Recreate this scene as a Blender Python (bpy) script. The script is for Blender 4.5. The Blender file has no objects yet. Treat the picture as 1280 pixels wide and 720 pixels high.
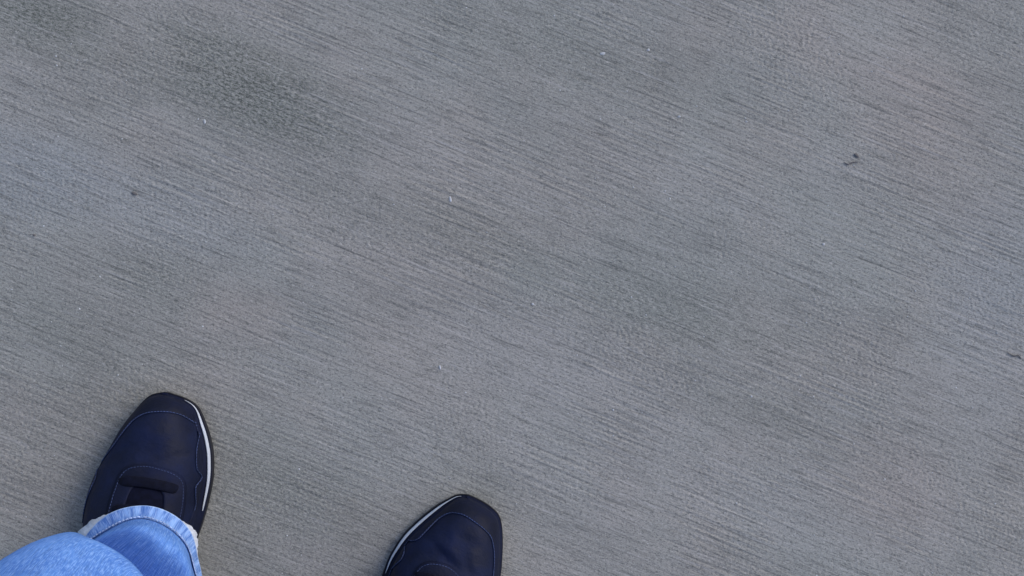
import bpy, math, random
import numpy as np
from mathutils import Vector

rng = np.random.default_rng(7)
random.seed(7)
SC = bpy.context.scene
COL = SC.collection
R = math.radians

# ------------------------------------------------------------ camera, sky, sun, exposure
H = 1.35                      # lens height: held out in front, looking straight down
PX = .00076                   # metres of ground per photograph pixel
cam_d = bpy.data.cameras.new('camera')
cam_d.sensor_fit = 'HORIZONTAL'
cam_d.sensor_width = 36
cam_d.lens = 36 * H / (1280 * PX)
cam_d.clip_start = .05
cam_d.clip_end = 500
cam = bpy.data.objects.new('camera', cam_d)
COL.objects.link(cam)
cam.location = (0, 0, H)
SC.camera = cam

SUN_EL, SUN_AZ = 42, 62       # azimuth clockwise from +Y (top of the picture)
w = bpy.data.worlds.new('World')
SC.world = w
w.use_nodes = True
nt = w.node_tree
bg = nt.nodes['Background']
sky = nt.nodes.new('ShaderNodeTexSky')
sky.sky_type = 'NISHITA'
sky.sun_disc = False
sky.sun_elevation = R(SUN_EL)
sky.sun_rotation = R(SUN_AZ)
sky.air_density = 1.0
sky.dust_density = 2.5
nt.links.new(sky.outputs[0], bg.inputs[0])
bg.inputs[1].default_value = .11
sd = bpy.data.lights.new('sun', 'SUN')
sd.energy = .5
sd.angle = R(24)
sd.color = (1, .965, .91)
sun = bpy.data.objects.new('sun', sd)
COL.objects.link(sun)
dirv = Vector((math.sin(R(SUN_AZ)) * math.cos(R(SUN_EL)), math.cos(R(SUN_AZ)) * math.cos(R(SUN_EL)), math.sin(R(SUN_EL))))
sun.rotation_euler = dirv.to_track_quat('Z', 'Y').to_euler()
sun.location = dirv * 8
SC.view_settings.view_transform = 'Standard'
SC.view_settings.look = 'None'
SC.view_settings.exposure = 0.92
SC.view_settings.gamma = 1
SC.view_settings.use_curve_mapping = False

# ------------------------------------------------------------ helpers
def gpt(px, py, z=0.0):
    """a place on the site: picture pixel taken down to height z"""
    k = (H - z) / H
    return np.array([(px - 640) * PX * k, (360 - py) * PX * k, z])

def mesh_obj(name, V, F, mat, parent=None, smooth=True, uv=None):
    m = bpy.data.meshes.new(name)
    m.from_pydata([tuple(map(float, v)) for v in V], [], F)
    m.materials.append(mat)
    if smooth:
        m.polygons.foreach_set('use_smooth', [True] * len(m.polygons))
    if uv is not None:
        uv = np.asarray(uv, float)
        l = m.uv_layers.new(name='UVMap')
        vi = np.empty(len(m.loops), int)
        m.loops.foreach_get('vertex_index', vi)
        l.data.foreach_set('uv', uv[vi].ravel())
    m.update()
    o = bpy.data.objects.new(name, m)
    COL.objects.link(o)
    if parent is not None:
        o.parent = parent
    return o

def grid_faces(n, k, closed=False, base=0):
    F = []
    for i in range(n - 1):
        for j in range(k if closed else k - 1):
            a = base + i * k + j
            b = base + i * k + (j + 1) % k
            F.append((a, b, b + k, a + k))
    return F

def pchip(x, xs, ys):
    xs = np.asarray(xs, float); ys = np.asarray(ys, float)
    x = np.clip(x, xs[0], xs[-1])
    h = np.diff(xs); d = np.diff(ys) / h
    m = np.zeros(len(xs)); m[0] = d[0]; m[-1] = d[-1]
    for i in range(1, len(xs) - 1):
        if d[i - 1] * d[i] > 0:
            w1 = 2 * h[i] + h[i - 1]; w2 = h[i] + 2 * h[i - 1]
            m[i] = (w1 + w2) / (w1 / d[i - 1] + w2 / d[i])
    i = np.clip(np.searchsorted(xs, x) - 1, 0, len(xs) - 2)
    t = (x - xs[i]) / h[i]
    return ((2*t**3 - 3*t**2 + 1) * ys[i] + (t**3 - 2*t**2 + t) * h[i] * m[i]
            + (-2*t**3 + 3*t**2) * ys[i+1] + (t**3 - t**2) * h[i] * m[i+1])

def catmull(P, n, closed=False):
    P = np.asarray(P, float)
    N = len(P)
    t = np.linspace(0, N if closed else N - 1, n, endpoint=not closed)
    i = np.floor(t).astype(int)
    if not closed:
        i = np.minimum(i, N - 2)
    f = (t - i)[:, None] if P.ndim == 2 else (t - i)[:, None, None]
    def at(k):
        return P[k % N] if closed else P[np.clip(k, 0, N - 1)]
    a, b, c, d = at(i - 1), at(i), at(i + 1), at(i + 2)
    return .5 * (2*b + (c - a)*f + (2*a - 5*b + 4*c - d)*f**2 + (3*b - a - 3*c + d)*f**3)

def resample(P, step):
    P = np.asarray(P, float)
    s = np.r_[0, np.cumsum(np.linalg.norm(np.diff(P, axis=0), axis=1))]
    n = max(int(s[-1] / step) + 1, 2)
    t = np.linspace(0, s[-1], n)
    return np.stack([np.interp(t, s, P[:, k]) for k in range(P.shape[1])], 1)

class NT:
    """small node builder"""
    def __init__(self, name, rough=.6, spec=.5):
        self.m = bpy.data.materials.new(name)
        self.m.use_nodes = True
        self.t = self.m.node_tree
        self.b = self.t.nodes['Principled BSDF']
        self.b.inputs['Roughness'].default_value = rough
        self.b.inputs['Specular IOR Level'].default_value = spec
    def n(self, typ, **kw):
        x = self.t.nodes.new(typ)
        for k, v in kw.items():
            setattr(x, k, v)
        return x
    def link(self, a, b):
        self.t.links.new(a, b)
    def put(self, sock, v):
        if hasattr(v, 'is_output') or isinstance(v, bpy.types.NodeSocket):
            self.link(v, sock)
        else:
            sock.default_value = v
    def math(self, op, a, b=0.0, clamp=False):
        x = self.n('ShaderNodeMath', operation=op, use_clamp=clamp)
        self.put(x.inputs[0], a); self.put(x.inputs[1], b)
        return x.outputs[0]
    def coord(self, kind='Object', scale=(1, 1, 1), rot=0.0, loc=(0, 0, 0)):
        tc = self.n('ShaderNodeTexCoord')
        mp = self.n('ShaderNodeMapping', vector_type='TEXTURE')
        self.link(tc.outputs[kind], mp.inputs[0])
        mp.inputs['Location'].default_value = loc
        mp.inputs['Rotation'].default_value = (0, 0, rot)
        mp.inputs['Scale'].default_value = scale
        return mp.outputs[0]
    def noise(self, vec, scale, detail=3, rough=.55, dist=0.0):
        x = self.n('ShaderNodeTexNoise')
        self.link(vec, x.inputs['Vector'])
        x.inputs['Scale'].default_value = scale
        x.inputs['Detail'].default_value = detail
        x.inputs['Roughness'].default_value = rough
        x.inputs['Distortion'].default_value = dist
        return x.outputs['Fac']
    def ramp(self, fac, lo, hi, a=0.0, b=1.0):
        x = self.n('ShaderNodeMapRange', interpolation_type='SMOOTHSTEP')
        self.put(x.inputs[0], fac)
        for i, v in enumerate((lo, hi, a, b)):
            x.inputs[i + 1].default_value = v
        return x.outputs[0]
    def mix(self, fac, a, b, blend='MIX'):
        x = self.n('ShaderNodeMix', data_type='RGBA', blend_type=blend)
        self.put(x.inputs[0], fac)
        for s, v in ((x.inputs[6], a), (x.inputs[7], b)):
            if isinstance(v, tuple):
                s.default_value = v + (1,)
            else:
                self.link(v, s)
        return x.outputs[2]
    def bump(self, h, strength, dist, prev=None):
        x = self.n('ShaderNodeBump')
        x.inputs['Strength'].default_value = strength
        x.inputs['Distance'].default_value = dist
        self.link(h, x.inputs['Height'])
        if prev is not None:
            self.link(prev, x.inputs['Normal'])
        self.link(x.outputs[0], self.b.inputs['Normal'])
        return x.outputs[0]
    def color(self, c):
        if isinstance(c, tuple):
            self.b.inputs['Base Color'].default_value = c + (1,)
        else:
            self.link(c, self.b.inputs['Base Color'])
        return self.m

# ------------------------------------------------------------ materials
BR = R(-22.2)                 # direction of the broom strokes

def concrete():
    M = NT('brushed_concrete', .88, .25)
    iso = M.coord()
    al = M.coord(scale=(9, 1, 1), rot=BR)              # long streaks
    al2 = M.coord(scale=(2.6, 1, 1), rot=BR)           # short flecks
    al3 = M.coord(scale=(3.2, 1, 1), rot=BR + R(4))
    big = M.noise(iso, 3.2, 4, .6)
    bigl = M.noise(al3, 11, 4, .6)
    warm = M.noise(M.coord(loc=(3.1, 1.7, 0)), 5.2, 3, .6)
    base = M.mix(M.ramp(warm, .36, .66), (.243, .254, .246), (.262, .255, .243))
    base = M.mix(M.ramp(bigl, .36, .64, 0, .42), base, (.165, .172, .17))
    base = M.mix(M.ramp(big, .44, .70, 0, .35), base, (.30, .295, .29))
    # weather stains of their own shape, and lens tint painted at both side edges: (px, py, rx, ry, angle, strength, colour)
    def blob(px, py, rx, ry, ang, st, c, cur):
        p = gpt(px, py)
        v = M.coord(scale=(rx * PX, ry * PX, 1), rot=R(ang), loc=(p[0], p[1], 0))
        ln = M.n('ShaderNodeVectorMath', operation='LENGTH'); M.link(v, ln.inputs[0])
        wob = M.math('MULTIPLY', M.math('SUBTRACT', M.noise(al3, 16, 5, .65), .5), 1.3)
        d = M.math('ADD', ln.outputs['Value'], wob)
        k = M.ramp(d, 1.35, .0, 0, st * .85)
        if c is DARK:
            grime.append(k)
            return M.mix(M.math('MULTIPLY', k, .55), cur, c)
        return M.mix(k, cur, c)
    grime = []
    for b in STAINS_AND_TINT:
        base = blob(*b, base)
    gr = grime[0]
    for k in grime[1:]:
        gr = M.math('MAXIMUM', gr, k)
    # dirt lying in streaks and pin-holes
    st = M.noise(al, 260, 2, .6)
    base = M.mix(M.ramp(st, .51, .70, 0, .42), base, (.075, .08, .08))
    fl = M.noise(al2, 620, 2, .65)
    base = M.mix(M.ramp(fl, .50, .68, 0, .58), base, (.058, .064, .064))
    gf = M.noise(al2, 540, 2, .65)
    gp = M.math('MULTIPLY', M.ramp(gf, .44, .62), M.math('MULTIPLY', gr, 1.2, True))
    base = M.mix(gp, base, (.040, .050, .044))
    lt = M.noise(al2, 560, 2, .6)
    base = M.mix(M.ramp(lt, .54, .74, 0, .42), base, (.44, .44, .44))
    sand = M.noise(iso, 760, 2, .7)
    base = M.mix(M.ramp(sand, .50, .68, .0, .38), base, (.45, .43, .40))
    pepper = M.noise(M.coord(loc=(5, 3, 1)), 640, 2, .7)
    base = M.mix(M.ramp(pepper, .56, .68, .0, .75), base, (.07, .075, .08))
    for rr, sc, lo, op, lc in ((1.0, 600, .60, .42, 0), (-1.0, 760, .60, .42, 2), (.2, 450, .63, .44, 4)):
        hair = M.noise(M.coord(scale=(64, 1, 1), rot=BR + R(rr), loc=(lc, lc, 0)), sc, 1.5, .5)
        base = M.mix(M.ramp(hair, lo, lo + .13, 0, op), base, (.055, .06, .064))
    hl = M.noise(M.coord(scale=(34, 1, 1), rot=BR, loc=(7, 1, 0)), 480, 1, .5)
    base = M.mix(M.ramp(hl, .60, .74, 0, .28), base, (.40, .40, .41))
    b1 = M.bump(M.noise(iso, 700, 3, .65), .55, .0006)
    M.bump(M.noise(al2, 420, 2, .6), .35, .0006, b1)
    return M.color(base)

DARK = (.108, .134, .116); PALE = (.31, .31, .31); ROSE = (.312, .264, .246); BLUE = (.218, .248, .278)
STAINS_AND_TINT = [
    (310, 110, 170, 75, -24, .80, DARK), (50, 18, 130, 50, -14, .80, DARK), (150, 70, 120, 40, -24, .28, DARK),
    (600, 300, 150, 50, -24, .30, DARK), (860, 390, 190, 60, -18, .40, DARK), (700, 60, 230, 60, -20, .30, DARK),
    (250, 560, 220, 70, -20, .30, DARK), (380, 620, 150, 60, -20, .30, DARK), (90, 420, 150, 55, -20, .24, DARK),
    (190, 345, 90, 50, -20, .35, DARK), (940, 510, 170, 45, -20, .24, DARK), (430, 250, 150, 40, -22, .22, DARK),
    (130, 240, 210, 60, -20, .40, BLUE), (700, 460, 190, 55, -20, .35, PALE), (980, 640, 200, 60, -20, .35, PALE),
    (300, 390, 90, 50, -20, .35, ROSE), (1160, 170, 150, 110, -60, .40, ROSE), (1110, 620, 110, 80, -30, .40, ROSE),
    (1050, 210, 80, 45, -20, .40, PALE), (880, 240, 160, 40, -20, .30, PALE), (1250, 380, 110, 150, 8, .45, BLUE),  # BLUE here: lens vignette tint of the right edge, painted into the concrete
    (30, 210, 110, 90, -20, .45, BLUE), (520, 180, 160, 40, -22, .25, PALE), (1030, 60, 120, 50, -25, .25, ROSE),  # first blob: bluish lens vignette of the left edge, put into the colour
]
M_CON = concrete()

def leather(name, col, rough=.46, spec=.45):
    M = NT(name, rough, spec)
    c = M.coord()
    v = M.noise(c, 35, 4, .6)
    base = M.mix(M.ramp(v, .35, .68), tuple(x * .75 for x in col), tuple(x * 1.35 for x in col))
    gr = M.noise(c, 900, 2, .5)
    b = M.bump(gr, .22, .0004)
    b = M.bump(M.noise(c, 70, 3, .55), .45, .0025, b)
    M.bump(M.noise(M.coord(scale=(2.2, 1, 1), rot=R(-12)), 160, 3, .6, 1.2), .35, .0012, b)
    M.link(M.ramp(v, .3, .7, rough - .06, rough + .1), M.b.inputs['Roughness'])
    return M.color(base)
M_VAMP = leather('navy_nubuck', (.0031, .0066, .0275), .68, .2)
M_GUARD = leather('black_navy_leather', (.0028, .0052, .0205), .68, .2)
M_STAY = leather('navy_leather_trim', (.0029, .0056, .0235), .68, .18)
def plain(name, col, rough, spec=.4, nscale=400, bump=.3, var=.25):
    M = NT(name, rough, spec)
    c = M.coord()
    n = M.noise(c, nscale, 3, .6)
    M.bump(n, bump, .0005)
    n2 = M.noise(c, nscale * .12, 3, .6)
    return M.color(M.mix(M.ramp(n2, .35, .65), tuple(x * (1 - var) for x in col), tuple(min(x * (1 + var), 1) for x in col)))
M_OUT = plain('black_rubber', (.010, .011, .016), .7, .3)
M_WHITE = plain('white_foam', (.41, .45, .52), .55, .3, 300, .2, .08)
M_TONGUE = plain('dark_mesh_fabric', (.0030, .0042, .014), .9, .1, 1500, .6)
M_LACE = plain('black_lace', (.0026, .0038, .013), .85, .15, 1800, .7)
M_THREAD = plain('navy_thread', (.036, .054, .130), .7, .2, 900)
M_SOCK = plain('grey_sock_knit', (.18, .18, .19), .95, .1, 1400, .6)
M_CHIP = plain('pale_stone', (.42, .44, .48), .5, .4, 900)
M_TWIG = plain('dark_twig', (.13, .125, .13), .85, .2, 900)

def denim(name, light, dark, pale, worn=.35):
    M = NT(name, .92, .12)
    uv = M.coord('UV')
    ys = M.coord('UV', scale=(1, 11, 1))
    yarn = M.noise(ys, 1300, 2, .6)
    slub = M.noise(M.coord('UV', scale=(1, 9, 1)), 520, 2, .6)
    weft = M.noise(M.coord('UV', scale=(5, 1, 1)), 900, 2, .5)
    wash = M.noise(uv, 22, 4, .6)
    base = M.mix(M.ramp(wash, .3, .7), dark, light)
    base = M.mix(M.ramp(yarn, .44, .68, 0, .62), base, pale)
    base = M.mix(M.ramp(slub, .48, .68, 0, .38), base, tuple(x * .62 for x in dark))
    base = M.mix(M.ramp(weft, .52, .75, 0, worn), base, pale)
    b = M.bump(yarn, .5, .0007)
    M.bump(weft, .35, .0006, b)
    return M.color(base)
M_DENIM = denim('blue_denim', (.100, .245, .63), (.066, .172, .51), (.27, .45, .79))
M_THREADW = plain('pale_jean_thread', (.36, .47, .70), .9, .1, 900)
def hem_mat():
    M = NT('worn_denim_hem', .93, .1)
    ys = M.coord('UV', scale=(1, 6, 1))
    sep = M.n('ShaderNodeSeparateXYZ'); M.link(M.coord('UV'), sep.inputs[0])
    rope = M.noise(M.coord('UV', scale=(1, 2.6, 1), rot=R(24)), 150, 4, .6, .6)
    yarn = M.noise(ys, 800, 2, .6)
    base = M.mix(M.ramp(rope, .38, .66), (.072, .165, .45), (.20, .35, .68))
    base = M.mix(M.ramp(yarn, .45, .7, 0, .5), base, (.42, .56, .82))
    edge = M.ramp(sep.outputs[1], .0026, .0004, 0, .75)
    base = M.mix(edge, base, (.42, .56, .80))
    M.bump(yarn, .5, .0006)
    return M.color(base)
M_HEM = hem_mat()
M_LINING = plain('pale_frayed_denim', (.50, .54, .62), .95, .1, 1200, .7, .15)

# ------------------------------------------------------------ pavement: one sheet with real broom relief
def make_pavement():
    N, dx = 2048, .0008
    fx = np.fft.fftfreq(N, dx)[None, :]; fy = np.fft.rfftfreq(N, dx)[:, None]
    fx = np.fft.rfftfreq(N, dx)[None, :]; fy = np.fft.fftfreq(N, dx)[:, None]
    def field(filt):
        f = np.fft.rfft2(rng.standard_normal((N, N)).astype(np.float32)) * filt
        g = np.fft.irfft2(f, s=(N, N))
        return ((g - g.mean()) / g.std()).astype(np.float32)
    g = lambda f, c, s: np.exp(-.5 * ((np.abs(f) - c) / s) ** 2)
    ridge = field(g(fy, 270, 110) * g(fx, 0, 6.5))
    ridge2 = field(g(fy, 120, 60) * g(fx, 0, 4))
    grain = field(np.exp(-.5 * ((np.hypot(fx * 1.7, fy) - 330) / 120) ** 2))
    gouge = np.maximum(field(g(fy, 230, 130) * g(fx, 0, 6)) - 1.8, 0)
    pit = np.maximum(field(np.exp(-.5 * ((np.hypot(fx * 1.4, fy) - 170) / 90) ** 2)) - 2.2, 0)
    slow = field(np.exp(-.5 * (np.hypot(fx, fy) / 7) ** 2))
    slow2 = field(np.exp(-.5 * (np.hypot(fx, fy) / 6) ** 2))
    mod = np.clip(.85 + .40 * slow, .2, 1.8); mod2 = np.clip(.85 + .35 * slow2, .3, 1.6)
    hgt = (.00013 * ridge + .00007 * ridge2) * mod + .00015 * grain * mod2 - .00034 * gouge - .00030 * pit
    def axis(a, step, b, step2, far):
        x = list(np.arange(0, a, step))
        while x[-1] < b: x.append(x[-1] + step2)
        s = step2
        while x[-1] < far:
            s *= 1.25; x.append(x[-1] + s)
        x = np.array(x)
        return np.r_[-x[:0:-1], x]
    xs = axis(.51, .00105, .85, .003, 150); ys = axis(.30, .00105, .70, .003, 150)
    X, Y = np.meshgrid(xs, ys)
    ca, sa = math.cos(BR), math.sin(BR)
    U = (X * ca + Y * sa + 20) / dx; V = (-X * sa + Y * ca + 20) / dx
    V = V + 1.5 * np.sin(X * 6 + Y * 3) / .8
    iu = np.floor(U).astype(int); iv = np.floor(V).astype(int)
    fu = U - iu; fv = V - iv
    s = lambda a, b: hgt[b % N, a % N]
    Z = (s(iu, iv)*(1-fu) + s(iu+1, iv)*fu)*(1-fv) + (s(iu, iv+1)*(1-fu) + s(iu+1, iv+1)*fu)*fv
    Z *= np.clip((1.2 - np.hypot(X, Y)) / .3, 0, 1)
    n, k = X.shape
    m = bpy.data.meshes.new('concrete_pavement')
    m.vertices.add(n * k)
    m.vertices.foreach_set('co', np.stack([X, Y, Z], 2).astype(np.float32).ravel())
    idx = np.arange(n * k, dtype=np.int32).reshape(n, k)
    q = np.stack([idx[:-1, :-1], idx[:-1, 1:], idx[1:, 1:], idx[1:, :-1]], 2).reshape(-1, 4)
    m.loops.add(q.size); m.loops.foreach_set('vertex_index', q.ravel())
    m.polygons.add(len(q))
    m.polygons.foreach_set('loop_start', np.arange(0, q.size, 4, dtype=np.int32))
    m.polygons.foreach_set('use_smooth', np.ones(len(q), bool))
    m.update(calc_edges=True)
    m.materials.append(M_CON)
    o = bpy.data.objects.new('concrete_pavement', m)
    COL.objects.link(o)
    o['kind'] = 'structure'
    o['label'] = 'grey broom-finished concrete pavement with weather stains'
    return o
pavement = make_pavement()

# ------------------------------------------------------------ shoe
L = .293
class Last:
    """plan and height functions of one shoe, in metres; x to the shoe's right, d back from the toe tip"""
    def __init__(s, right, left, inset_r, inset_l, creases):
        mm = lambda T: (np.array([a for a, b in T]) / 1000, np.array([b for a, b in T]) / 1000)
        s.r, s.l = mm(right), mm(left)
        s.ir, s.il, s.cr = inset_r, inset_l, creases
    def q(s, d): return np.arccos(np.clip(1 - 2 * np.asarray(d, float) / L, -1, 1))
    def sole(s, d, side):
        T = s.r if side > 0 else s.l
        return side * pchip(s.q(d), s.q(T[0]), T[1])
    def inset(s, d, side):
        k = s.ir if side > 0 else s.il
        return np.interp(d, [0, .006, .03, .105, .15, .25, L], [.002, .0025, 1, 1, .004, .003, .002]) if False else \
            pchip(np.asarray(d, float), [0, .008, .028, .095, .13, .2, L], [.002, .002 + .3 * (k - .002), k, k, max(.003, k * .55), .003, .002])
    def edges(s, d):
        d = np.asarray(d, float)
        u = np.clip((d - .0025) / (L - .005) * L, 0, L)
        return s.sole(u, -1) + s.inset(d, -1), s.sole(u, 1) - s.inset(d, 1)
    def h(s, d):
        return pchip(s.q(np.clip(d - .0025, 0, L)), s.q(np.array([0, 1, 4, 10, 22, 40, 60, 80, 98, 120, 150, 180, 215, 250, 275, 287, 291, 293]) / 1000),
                     np.array([4, 11, 18, 25.5, 32, 36.5, 40, 46, 52, 59, 68, 72, 70, 68, 70, 60, 40, 4]) / 1000)
    ZB = .017
    def z(s, x, d):
        l, r = s.edges(d)
        c = np.clip((x - (l + r) / 2) / np.maximum((r - l) / 2, 1e-5), -1, 1)
        h = s.h(d)
        p = 2.5
        z = s.ZB + h * (1 - np.abs(c) ** p) ** (1 / 1.9)
        for (x0, d0, x1, d1, wd, dep) in s.cr:
            a = np.array([x0, d0]); b = np.array([x1, d1]); ab = b - a
            t = np.clip(((x - a[0]) * ab[0] + (d - a[1]) * ab[1]) / (ab @ ab), 0, 1)
            px, pd = x - a[0] - t * ab[0], d - a[1] - t * ab[1]
            fade = np.sin(np.pi * np.clip(.08 + .84 * t, 0, 1))
            z = z - dep * fade * np.exp(-(px**2 + pd**2) / (2 * wd * wd))
        return z
    def P(s, x, d):
        return np.stack([x, -d, s.z(x, d)], -1)
    def lift(s, x, d, off):
        e = .0006
        p = s.P(x, d)
        tx = s.P(x + e, d) - s.P(x - e, d); td = s.P(x, d - e) - s.P(x, d + e)
        n = np.cross(tx, td); n /= np.maximum(np.linalg.norm(n, axis=-1, keepdims=True), 1e-12)
        n = np.where(n[..., 2:3] < 0, -n, n)
        return p + n * np.asarray(off)[..., None] if np.ndim(off) else p + n * off

def shoe(last, parent, loc, ang, seam, eye, stripe, label):
    D = L * (1 - np.cos(np.linspace(0, np.pi, 150))) / 2
    # upper
    c = np.sin(np.linspace(-np.pi / 2, np.pi / 2, 60))
    DD, CC = np.meshgrid(D, c, indexing='ij')
    l, r = last.edges(DD)
    X = (l + r) / 2 + CC * (r - l) / 2
    V = last.P(X, DD)
    V[:, 0, 2] = V[:, -1, 2] = .010
    o = mesh_obj('shoe', V.reshape(-1, 3), grid_faces(150, 60), M_VAMP, parent)
    o.location = loc; o.rotation_euler = (0, 0, -R(ang))
    o['label'] = label
    # outline rings
    dd = np.r_[D, D[-2:0:-1]]
    side = np.r_[np.ones(150), -np.ones(148)]
    xs = np.where(side > 0, last.sole(dd, 1), last.sole(dd, -1))
    l, r = last.edges(dd)
    xu = np.where(side > 0, r, l)
    du = np.clip(dd, .0025, L - .0025)
    ring_s = np.stack([xs, -dd], 1); ring_u = np.stack([xu, -du], 1)
    k = len(dd)
    ctr = np.array([0, -L / 2])
    def ring(t, z, inset=0):
        p = ring_s * (1 - t) + ring_u * t
        if inset:
            v = p - ctr; p = p - v / np.linalg.norm(v, axis=1, keepdims=True) * inset
        return np.c_[p, np.full(k, z) if np.ndim(z) == 0 else z]
    toe = np.exp(-((dd) / .03) ** 2) * .004          # toe spring
    rows = [ring(0, 0 + toe, .004), ring(0, .0018 + toe, .0006), ring(0, .005 + toe * .6), ring(0, .0095 + toe * .3), ring(.10, .0108 + toe * .3)]
    V = np.concatenate([np.stack([x for x in rows]).reshape(-1, 3), [[0, -L / 2, .001]]])
    F = [f[::-1] for f in grid_faces(len(rows), k, True)] + [(len(rows) * k, (j + 1) % k, j) for j in range(k)]
    mesh_obj('outsole', V, F, M_OUT, o)
    ms = [ring(.10, .0104), ring(.26, .0118), ring(.5, .0140), ring(.8, .0168), ring(1.0, .0195), ring(1.12, .022)]
    F = [f[::-1] for f in grid_faces(len(ms), k, True)]
    mesh_obj('midsole', np.stack(ms).reshape(-1, 3), F, M_GUARD, o)
    # white stripe let into the medial side of the midsole
    sgn, d0, d1 = stripe
    idx = [i for i in range(k) if side[i] == sgn and d0 <= dd[i] <= d1]
    if sgn < 0: idx = idx[::-1]
    rowsW = []
    tt = (dd[idx] - d0) / (d1 - d0)
    wd = np.clip(np.sin(np.pi * np.clip(tt, 0, 1)) ** .55, 0, 1)
    for f, up in ((0, -.0006), (.06, .0009), (.5, .0012), (.94, .0009), (1, -.0006)):
        t = .21 + .32 * f * wd + .12 * (1 - wd)
        p = ring_s[idx] * (1 - t[:, None]) + ring_u[idx] * t[:, None]
        rowsW.append(np.c_[p, .0112 + .0062 * t + up + .0006])
    F = grid_faces(len(rowsW), len(idx))
    if sgn > 0: F = [f[::-1] for f in F]
    mesh_obj('midsole_stripe', np.stack(rowsW).reshape(-1, 3), F, M_WHITE, o)
    # drape helper: a strip between two plan curves, raised above the upper
    def strip(name, A, B, n, mat, off, power=1.0):
        A = np.asarray(A); B = np.asarray(B)
        t = np.linspace(0, 1, n) ** power
        G = A[None] * (1 - t[:, None, None]) + B[None] * t[:, None, None]
        offs = np.full(G.shape[:2], off)
        P = last.lift(G[..., 0], G[..., 1], offs)
        lo0 = last.lift(A[:, 0], A[:, 1], -.0004); lo1 = last.lift(B[:, 0], B[:, 1], -.0004)
        P = np.concatenate([lo0[None], P, lo1[None]])
        return mesh_obj(name, P.reshape(-1, 3), grid_faces(n + 2, len(A)), mat, o)
    def stitches(C, off, ln=.0023, gap=.0004, rad=.0005):
        C = resample(C, .00025)
        V, F = [], []
        st = ln + gap
        s = np.arange(len(C)) * .00025
        for a in np.arange(.001, s[-1] - st, st):
            q = np.array([[np.interp(a + ln * f, s, C[:, 0]), np.interp(a + ln * f, s, C[:, 1])] for f in (0, .3, .7, 1)])
            P = last.lift(q[:, 0], q[:, 1], np.array([off - .0004, off + .0001, off + .0001, off - .0004]))
            t = P[-1] - P[0]; t /= np.linalg.norm(t)
            sd_ = np.cross(t, [0, 0, 1]); sd_ /= np.linalg.norm(sd_); up = np.cross(sd_, t)
            b = len(V)
            for p in P:
                for g in range(5):
                    an = g * 2 * np.pi / 5
                    V.append(p + rad * (np.cos(an) * sd_ + np.sin(an) * up))
            F += grid_faces(4, 5, True, b)
        so = mesh_obj('stitching', V, F, M_THREAD, o)
        return so
    # mudguard round the toe
    S = catmull(np.array([(a, b, c_) for a, b, c_ in seam]) / 1000, 220)
    E = []
    for sx, sd_, od in S:
        d_ = abs(od); l_, r_ = last.edges(np.array([d_ + .0026]))
        E.append(((r_[0] - .0001) if od >= 0 else (l_[0] + .0001), d_ + .0026))
    E = np.array(E)
    E = catmull(E[::4], 220)
    strip('toe_guard', E, S[:, :2], 26, M_GUARD, .0011, 2.0)
    ins = np.array([0, .045])
    stitches(S[6:-6, :2], .0010)
    # eyestay, tongue, laces
    O = catmull(np.array(eye) / 1000, 120)
    cx = O[:, 0].mean()
    tipd = O[:, 1].min()
    I = np.c_[cx + (O[:, 0] - cx) * .52, np.maximum(O[:, 1] + .0165 * np.exp(-((O[:, 1] - tipd) / .03) ** 2), tipd + .0165)]
    strip('eyestay', O, I, 10, M_STAY, .0017)
    Oin = np.c_[cx + (O[:, 0] - cx) * .93, O[:, 1] + .0022 * np.exp(-((O[:, 1] - tipd) / .02) ** 2)]
    stitches(Oin, .0017, rad=.00034)
    mid = len(I) // 2
    hw = (I[:, 0].max() - I[:, 0].min()) / 2
    ty = np.linspace(tipd + .012, .15, 30)
    A = np.c_[np.full(30, cx - hw - .002), ty]; B = np.c_[np.full(30, cx + hw + .002), ty]
    strip('tongue', A, B, 12, M_TONGUE, .0006)
    for n_, dl in enumerate((.0195, .044, .064)):
        V = []
        ts = np.linspace(-1, 1, 30)
        hw2 = hw + .0115
        for t in ts:
            x = cx + t * hw2
            d = tipd + dl - .0032 * (1 - t * t) + .0006 * t
            base = last.lift(np.array([x]), np.array([d]), np.array([-.0004 + .0042 * (1 - abs(t) ** 5)]))[0]
            taper = (1 - abs(t) ** 8) * .5 + .5
            for g in range(10):
                an = g * 2 * np.pi / 10
                V.append(base + np.array([0, .0048 * taper * np.cos(an), .0010 * np.sin(an)]))
        F = grid_faces(30, 10, True) + [tuple(range(9, -1, -1)), tuple(range(290, 300))]
        mesh_obj('lace', V, F, M_LACE, o)
    return o

HEELR = [(160, 42), (190, 37.5), (220, 37), (255, 37), (275, 32), (285, 25), (291, 14), (293, 0)]
HEELL = [(160, 53), (190, 47), (220, 43), (255, 38), (275, 33), (285, 25), (291, 14), (293, 0)]
left_last = Last([(0, 0), (.9, 6.5), (2.8, 16.7), (7.1, 27.9), (13, 34), (21.4, 39.1), (38.8, 47.2), (53.9, 51.6), (77.4, 54.2), (98.7, 53), (117.5, 50.5), (134, 47.2)] + HEELR,
                 [(0, 0), (1.2, 5.6), (4, 13.2), (9.5, 19), (18, 25), (36.4, 35.6), (60, 45), (82, 53), (103, 57.5), (122, 59), (140, 58)] + HEELL,
                 .0078, .0016,
                 [(-.012, .060, .022, .044, .0032, .0017), (-.004, .066, .030, .050, .0028, .0014), (-.028, .052, .000, .047, .0034, .0016), (-.034, .070, -.020, .050, .003, .0014), (.020, .056, .040, .050, .003, .0012), (-.016, .044, .012, .040, .0036, .0010), (.030, .070, .041, .084, .003, .0012), (.014, .060, .034, .062, .003, .0007)])
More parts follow.
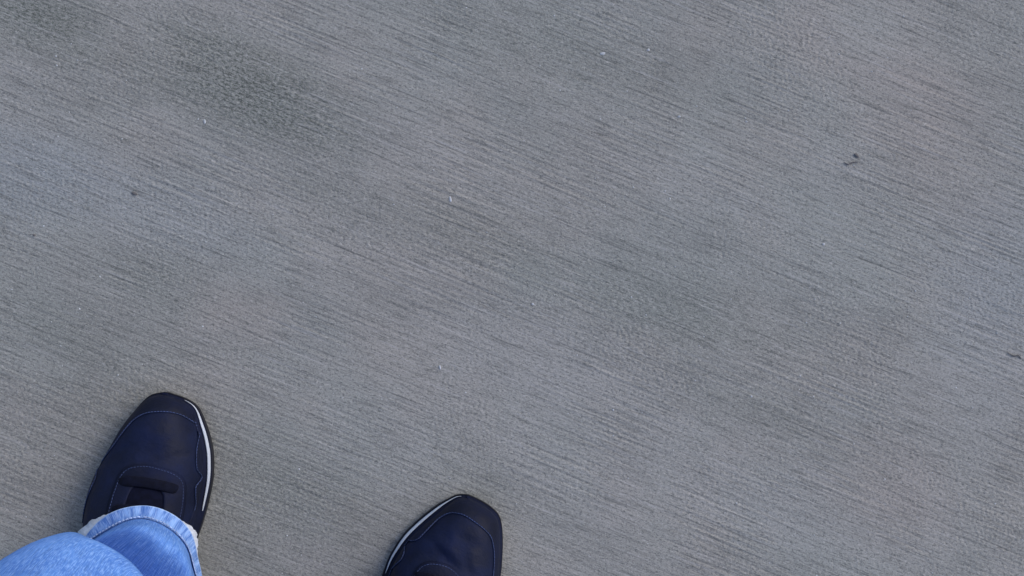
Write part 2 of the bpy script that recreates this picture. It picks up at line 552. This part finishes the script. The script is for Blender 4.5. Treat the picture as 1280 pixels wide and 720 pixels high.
right_last = Last([(0, 0), (.4, 5), (1.9, 15), (5.3, 25.6), (9.2, 32.3), (15.8, 37), (27.6, 42.1), (44.8, 47.4), (62.5, 51.5), (90, 54), (122, 54), (140, 53)] + HEELL,
                  [(0, 0), (.5, 4.5), (2.8, 10.7), (8.5, 17.2), (18.5, 26.4), (30, 34.5), (41.9, 41.6), (53.2, 47.3), (68.2, 52), (82.5, 54.6), (96.5, 55), (117, 53), (134, 50)] + HEELR,
                  .0030, .0078,
                  [(-.025, .045, .017, .065, .0036, .0036), (.001, .027, .019, .059, .005, .0018), (-.029, .055, -.005, .059, .0034, .0024), (.007, .033, .027, .039, .004, .0014), (-.030, .066, -.014, .058, .0026, .0016), (.012, .052, .034, .074, .003, .0016), (-.018, .040, -.002, .034, .003, .0012)])
# seam of the toe guard: x, d, and the place on the outline it is joined to (signed d, minus = left side)
left_seam = [(-54, 128, -128), (-53.5, 116, -116), (-51.5, 104, -104), (-48.5, 93, -94), (-46.5, 84.5, -86), (-48.6, 79.5, -80), (-49.3, 76, -75),
             (-42, 64, -62), (-35, 53, -48), (-28, 40.4, -32), (-19, 27, -15), (-9.5, 19.4, -5), (.6, 16, 0), (13.4, 14.7, 2.5), (24, 17.3, 7), (32, 24.3, 16),
             (37, 34, 30), (39.8, 51.4, 50), (42, 63.6, 63), (45.3, 70.5, 70), (45.6, 75, 75), (43.6, 80.6, 81), (44, 88, 88), (44.5, 100, 100), (43, 115, 115)]
right_seam = [(-44, 112, -112), (-44.5, 98, -98), (-44, 88, -88), (-41.5, 80.5, -80), (-38.2, 73.5, -74), (-37.8, 67, -67), (-39.6, 62.3, -62), (-37.4, 58, -58), (-31.2, 53, -51), (-27.5, 47.8, -45),
              (-22.8, 38.2, -34), (-17, 27.7, -20), (-10.4, 20.2, -7), (-4.8, 17, -2), (4.1, 15.7, 1), (15.6, 18.4, 4), (24.8, 22, 8), (32.1, 26.8, 14), (36.6, 33.5, 24), (41, 43.4, 38),
              (45, 58.1, 56), (48, 76, 75), (50, 96, 96), (49.5, 115, 115)]
left_eye = [(-24.5, 150), (-24.5, 125), (-24, 102.8), (-22.9, 88.5), (-20.6, 75.9), (-15.6, 68.1), (-7, 64.2), (4, 62.9), (16, 63.9), (27, 66.8), (34, 72), (37, 80), (38.5, 95), (38, 120), (37, 150)]
right_eye = [(-25, 150), (-25, 110), (-24.5, 90), (-23.2, 78.4), (-20, 69.5), (-13.8, 64.2), (-4.1, 61.6), (6.6, 62.2), (16, 66), (22, 71.5), (25, 80), (26, 92), (26.5, 115), (26.5, 150)]
right_seam = [(x - 3, d - 1.2, o + (1.2 if o < 0 else 0)) for x, d, o in right_seam]
right_eye = [(x - 3, d - 1.2) for x, d in right_eye]

# ------------------------------------------------------------ the person
person = bpy.data.objects.new('person', None)
person.empty_display_size = .1
COL.objects.link(person)
PLOC = np.array([-.25, -.35, 0])
person.location = PLOC
person['label'] = 'person standing in faded blue jeans and navy sneakers on the concrete'
person['category'] = 'person'

shoe(left_last, person, Vector((-.3257, -.0981, 0)) - Vector(PLOC), 8, left_seam, left_eye, (1, .0045, .108), 'navy sneaker under the blue jean hem')
shoe(right_last, person, Vector((-.0402, -.1953, 0)) - Vector(PLOC), 18, right_seam, right_eye, (-1, .0025, .094), 'navy sneaker with only its toe in the picture')

def tube_uv(P):
    n, k, _ = P.shape
    Pc = np.concatenate([P, P[:, :1]], 1)
    u = np.linspace(0, .42, k + 1)[None].repeat(n, 0)
    v = np.r_[0, np.cumsum(np.linalg.norm(np.diff(P, axis=0), axis=2).mean(1))][:, None].repeat(k + 1, 1)
    return Pc.reshape(-1, 3), np.stack([u, v], 2).reshape(-1, 2)

def ring_ellipse(cx, cy, z, a, b, rot, tilt=0.0):
    """8 points from the toe side clockwise; b along the foot, a across; rot degrees clockwise; tilt = z gain towards the toe"""
    out = []
    for i in range(8):
        t = i * math.pi / 4
        f, s = b * math.cos(t), a * math.sin(t)
        c_, s_ = math.cos(R(rot)), math.sin(R(rot))
        out.append((cx + f * s_ + s * c_, cy + f * c_ - s * s_, z + tilt * math.cos(t)))
    return out

G = lambda L_: [tuple(gpt(*p)) for p in L_]
hem_l = G([(182, 633.5, .086), (226, 652, .078), (244.5, 690, .066), (243, 765, .040), (132, 846, .026), (80, 772, .040), (93, 700, .066), (130, 648, .084)])
top_l = G([(179, 648, .093), (218, 665, .086), (238.5, 700, .075), (238, 770, .052), (126, 855, .044), (74, 775, .056), (88, 703, .076), (136, 662, .091)])
mid_l = G([(168, 664, .119), (209, 686, .117), (239, 724, .103), (234, 790, .080), (112, 868, .076), (60, 782, .080), (84, 708, .088), (124, 672, .106)])
ind_l = G([(118, 704, .098), (170, 738, .100), (226, 768, .108), (222, 810, .112), (98, 876, .108), (42, 790, .110), (68, 722, .104), (94, 696, .098)])
bul_l = G([(123, 681, .156), (176, 721, .158), (216, 772, .152), (206, 836, .146), (86, 898, .140), (16, 808, .140), (40, 712, .136), (86, 662.5, .142)])
b2_l = G([(92, 676, .180), (160, 730, .182), (206, 790, .184), (186, 866, .182), (66, 924, .182), (-24, 840, .180), (-8, 744, .178), (41, 682, .178)])
def leg_ring(z, gx, gy, a, b):
    return ring_ellipse(gx, gy, z, a, b, 12)
left_rings = [hem_l, top_l, mid_l, ind_l, bul_l, b2_l,
              leg_ring(.25, -.392, -.319, .083, .088), leg_ring(.36, -.387, -.324, .086, .090), leg_ring(.50, -.372, -.315, .082, .088),
              leg_ring(.65, -.352, -.335, .090, .096), leg_ring(.80, -.340, -.350, .098, .102), leg_ring(.90, -.325, -.36, .092, .115), leg_ring(.985, -.318, -.362, .085, .110)]
ax = np.array([math.sin(R(18)), math.cos(R(18))])
tipR = np.array([-.0427, -.1932])
cR = tipR - ax * .186
right_rings = [ring_ellipse(*cR, .055, .052, .084, 18, .028), ring_ellipse(*cR, .066, .050, .081, 18, .027), ring_ellipse(*cR, .092, .050, .078, 18, .022),
               ring_ellipse(*(cR - ax * .006), .118, .052, .070, 18, .008), ring_ellipse(*(cR - ax * .008), .150, .066, .076, 18, 0),
               ring_ellipse(*(cR - ax * .012), .185, .070, .078, 18, 0)] + \
              [ring_ellipse(x, y, z, a, b, 14) for z, x, y, a, b in
               ((.25, -.122, -.385, .078, .084), (.36, -.128, -.388, .084, .088), (.50, -.140, -.372, .080, .086), (.65, -.155, -.365, .090, .095),
                (.80, -.165, -.362, .098, .102), (.90, -.178, -.362, .092, .115), (.985, -.184, -.362, .085, .110))]

def loft(rings, k=128, per=9):
    Rg = np.stack([catmull(np.array(r_), k, True) for r_ in rings])
    return catmull(Rg, (len(rings) - 1) * per + 1)

def wrinkle(P, seed, amp):
    r_ = np.random.default_rng(seed)
    n, k, _ = P.shape
    th = np.linspace(0, 2 * np.pi, k, endpoint=False)[None]
    zz = P[..., 2]
    d = np.zeros((n, k))
    for _ in range(14):
        f = r_.integers(1, 7); kz = r_.uniform(8, 46); ph = r_.uniform(0, 6.28)
        d += np.sin(f * th * r_.choice([-1, 1]) + kz * zz * 2 + ph) / (f ** .7)
    ctr = P.mean(1, keepdims=True)
    dv = P - ctr; dv[..., 2] = 0
    dv /= np.linalg.norm(dv, axis=2, keepdims=True)
    fade = np.clip((zz - .085) / .06, 0, 1)
    return P + dv * (amp * d * fade)[..., None]

def jeans_leg(rings, seed):
    P = loft(rings)
    return wrinkle(P, seed, .0017)

PL = jeans_leg(left_rings, 3); PR = jeans_leg(right_rings, 5)
Vs, Fs, UVs = [], [], []
b = 0
for P in (PL, PR):
    P = P[6:]                                     # the hem band takes over below
    v, uv = tube_uv(P)
    Vs.append(v - PLOC); UVs.append(uv)
    Fs += grid_faces(P.shape[0], P.shape[1] + 1, False, b); b += len(v)
# seat and waist joining the legs
def hip(z, a, bb): return [(-.25 + a * math.sin(i * math.pi / 4), -.362 + bb * math.cos(i * math.pi / 4), z) for i in range(8)]
PH = loft([hip(.80, .10, .085), hip(.84, .165, .112), hip(.90, .178, .128), hip(.97, .172, .125), hip(1.02, .160, .112), hip(1.04, .155, .108), hip(1.041, .05, .04)], 96, 6)
v, uv = tube_uv(PH); Vs.append(v - PLOC); UVs.append(uv); Fs += grid_faces(PH.shape[0], PH.shape[1] + 1, False, b)
jeans = mesh_obj('jeans', np.concatenate(Vs), Fs, M_DENIM, person, uv=np.concatenate(UVs))

def hem_part(P, lining):
    """doubled, puckered hem band with its stitch line; P is the leg loft (rows 0..9 = hem band)"""
    k = P.shape[1]
    th = np.linspace(0, 2 * np.pi, k, endpoint=False)
    Q = catmull(np.stack([P[0], P[3], P[7], P[10]]), 11)
    ctr = Q.mean(1, keepdims=True)
    dv = Q - ctr; dv[..., 2] = 0
    dv /= np.linalg.norm(dv, axis=2, keepdims=True)
    r_ = np.random.default_rng(int(lining * 1e4) + 2)
    prof = np.sin(np.pi * np.linspace(0, 1, 11)) ** .6
    ph = np.cumsum(r_.uniform(.6, 1.4, k)) / k * 2 * np.pi * 30
    puck = .5 * np.sin(ph)[None] + .3 * np.sin(th * 17 + 1)[None]
    puck = np.stack([np.roll(puck[0], i // 3) for i in range(11)])
    out = Q + dv * (.0012 + prof[:, None] * (.0005 + .0005 * puck))[..., None]
    out[..., 2] += (prof[:, None] * (.0007 + .0007 * puck))
    inner = (Q - dv * .0012)[::-1]
    inner[-1, :, 2] -= .0008
    A = np.concatenate([inner[-3:][::-1] * 0 + inner[-3:][::-1]], 0)
    S = np.concatenate([inner, out], 0)           # inside up from the back, round the edge, outside
    n = S.shape[0]
    Sc = np.concatenate([S, S[:, :1]], 1)
    u = np.linspace(0, .42, k + 1)[None].repeat(n, 0)
    vv = np.r_[np.linspace(.011, 0, 11), np.linspace(0, .011, 11)][:, None].repeat(k + 1, 1)
    h_ = mesh_obj('hem', Sc.reshape(-1, 3) - PLOC, grid_faces(n, k + 1), M_HEM, jeans, uv=np.stack([u, vv], 2).reshape(-1, 2))
    # stitch line
    row = out[9] + dv[9] * .0004 + np.array([0, 0, .0011])
    C = resample(np.concatenate([row, row[:1]]), .0004)
    V, F = [], []
    for a in range(0, len(C) - 9, 9):
        q = C[[a, a + 2, a + 5, a + 7]]
        t = q[-1] - q[0]; t = t / np.linalg.norm(t)
        sd_ = np.cross(t, [0, 0, 1]); sd_ /= np.linalg.norm(sd_); up = np.cross(sd_, t)
        bb = len(V)
        for i, p in enumerate(q):
            for g in range(5):
                an = g * 2 * np.pi / 5
                V.append(p + .00058 * (np.cos(an) * sd_ + np.sin(an) * up) - (up * .0006 if i in (0, 3) else 0) - PLOC)
        F += grid_faces(4, 5, True, bb)
    mesh_obj('hem_stitching', V, F, M_THREADW, jeans)
    # frayed pale inner layer showing past the band at the two sides
    ext = lining * np.exp(-((th - 2 * np.pi * 6.45 / 8) / .40) ** 2) + .55 * lining * np.exp(-((th - 2 * np.pi * 1.55 / 8) / .36) ** 2) + .0002
    fr = ext * (1 + .12 * np.sin(th * 61) + .1 * np.sin(th * 97 + 2))
    o0 = Q[2] - dv[2] * .0004
    o1 = Q[0] + dv[0] * (fr - .0004)[:, None] - np.array([0, 0, 1]) * (.0006 + fr * .25)[:, None]
    o2 = Q[0] + dv[0] * (fr - .0012)[:, None] - np.array([0, 0, 1]) * (.0016 + fr * .25)[:, None]
    o3 = Q[2] - dv[2] * .0022
    S = np.stack([o3, o2, o1, o0]); Sc = np.concatenate([S, S[:, :1]], 1)
    mesh_obj('hem_lining', Sc.reshape(-1, 3) - PLOC, grid_faces(4, k + 1), M_LINING, jeans)
hem_part(PL, .009); hem_part(PR, .0020)

# side seams of the legs, a folded double line of denim
def side_seam(P, j):
    row = P[9:, j]; k = P.shape[1]
    ctr = P[9:].mean(1)
    dv = row - ctr; dv[:, 2] = 0; dv /= np.linalg.norm(dv, axis=1, keepdims=True)
    tg = np.cross(dv, [0, 0, 1])
    prof = [(-.004, -.0006), (-.0038, .0009), (0, .0012), (.0038, .0009), (.004, -.0006)]
    S = np.stack([row + tg * a + dv * c_ for a, c_ in prof])
    u = np.array([p[0] for p in prof])[:, None].repeat(len(row), 1) + .1
    v_ = np.r_[0, np.cumsum(np.linalg.norm(np.diff(row, axis=0), axis=1))][None].repeat(5, 0)
    mesh_obj('side_seam', S.reshape(-1, 3) - PLOC, grid_faces(5, len(row)), M_DENIM, jeans, uv=np.stack([u, v_], 2).reshape(-1, 2))
side_seam(PL, 128 * 5 // 8); side_seam(PR, 128 * 3 // 8)

# socks inside the hems
for P, c0 in ((PL, None), (PR, None)):
    c1 = P[30].mean(0); base = P[4].mean(0)
    rows = [[(base[0] + .034 * math.sin(a), base[1] + .045 * math.cos(a), z) for a in np.linspace(0, 2 * np.pi, 24, endpoint=False)] for z in (.05, .065, .08)]
    mesh_obj('sock', np.array(rows).reshape(-1, 3) - PLOC, grid_faces(3, 24, True), M_SOCK, person)

# ------------------------------------------------------------ small litter on the pavement
def twig(pts, rad, label, loc):
    c0 = gpt(*loc)
    P = catmull(np.array([gpt(x, y, .0) - c0 + np.array([0, 0, z]) for x, y, z in pts]), 26)
    V = []
    for i, p in enumerate(P):
        t = P[min(i + 1, 25)] - P[max(i - 1, 0)]; t /= np.linalg.norm(t)
        s_ = np.cross(t, [0, 0, 1]); s_ /= np.linalg.norm(s_); up = np.cross(s_, t)
        rr = rad * (.55 + .45 * math.sin(math.pi * (i + 1) / 27)) * (1 + .25 * math.sin(i * 2.1))
        for g in range(7):
            an = g * 2 * np.pi / 7
            V.append(p + rr * (np.cos(an) * s_ + np.sin(an) * up))
    F = grid_faces(26, 7, True) + [tuple(range(6, -1, -1)), tuple(range(175, 182))]
    o = mesh_obj('twig', V, F, M_TWIG)
    o.location = c0
    o['label'] = label; o['category'] = 'twig'
    return o
twig([(1055, 203, .001), (1060, 205.5, .0014), (1065, 203, .001), (1072, 203, .0012)], .0006, 'tiny dark crooked twig lying below a dark crumb on pale concrete', (1063, 203))
twig([(1260, 441.5, .001), (1267, 445, .0014), (1272, 444, .001), (1276.5, 448.5, .001)], .0006, 'tiny dark hooked twig at the right edge of the concrete', (1268, 445))
def crumb(px, py, rx, ry, rot, hgt, name, label, cat, mat, seed):
    r_ = np.random.default_rng(seed)
    V = []
    for i in range(6):
        la = -math.pi / 2 * .5 + i * (math.pi * .75) / 5
        for j in range(10):
            a = j * math.pi / 5
            q = 1 + r_.uniform(-.22, .22)
            V.append((rx * math.cos(la) * math.cos(a) * q, ry * math.cos(la) * math.sin(a) * q, hgt * (.4 + .6 * math.sin(la))))
    F = [tuple(reversed(range(10)))] + grid_faces(6, 10, True) + [tuple(range(50, 60))]
    o = mesh_obj(name, V, F, mat, smooth=False)
    o.location = gpt(px, py); o.rotation_euler = (0, 0, R(rot))
    o['label'] = label; o['category'] = cat
    return o
crumb(1070.5, 194.5, .0026, .0015, -35, .0018, 'soil_crumb', 'small dark soil crumb just above the crooked twig', 'crumb', M_TWIG, 1)
crumb(168.5, 242.2, .0030, .0014, -22, .0018, 'soil_crumb', 'black soil crumb alone on bluish concrete above the covered shoe', 'crumb', M_TWIG, 2)
crumb(43, 294, .0015, .0011, -10, .0014, 'soil_crumb', 'tiny black soil crumb near the left edge of the concrete', 'crumb', M_TWIG, 3)
for i, (px, py, a_, b_, lab) in enumerate([
        (753.5, 66.8, .0032, .0016, 'largest pale stone chip, bluish, near the upper middle'),
        (810.5, 62.3, .0017, .0015, 'small round white stone chip right of the bluish chip'),
        (849, 145.5, .0017, .0011, 'small slanted white stone chip below the upper middle pair'),
        (1029.5, 305, .0018, .0012, 'white stone chip alone on the right half of the concrete'),
        (563, 249, .0014, .0034, 'slender pale stone chip left of the middle of the concrete'),
        (256, 152, .0013, .0026, 'thin pale stone chip beside the greenish stain'),
        (666, 380, .0015, .0012, 'pale stone chip near the centre of the concrete'),
        (550, 459, .0012, .0022, 'pale upright stone chip above the uncovered shoe toe')]):
    crumb(px, py, a_ * .85, b_ * .85, 10 if i else 8, .0011, 'stone_chip', lab, 'stone chip', M_CHIP, 20 + i)['group'] = 'pale stone chips in the concrete'
# finer grit, too small to pick apart
V, F = [], []
for i in range(520):
    x, y = rng.uniform(-.75, .75), rng.uniform(-.5, .5)
    r0 = rng.uniform(.0004, .0009); a0 = rng.uniform(0, 6.28); bb = len(V)
    for j in range(5):
        a = a0 + j * 2 * np.pi / 5; q = r0 * rng.uniform(.7, 1.3)
        V.append((x + q * math.cos(a), y + q * math.sin(a), 0.0))
    V.append((x, y, r0 * 1.1 + .0002))
    F += [(bb + j, bb + (j + 1) % 5, bb + 5) for j in range(5)]
g = mesh_obj('grit', V, F, M_CHIP, smooth=False)
g['kind'] = 'stuff'; g['label'] = 'fine pale grit scattered over the concrete'
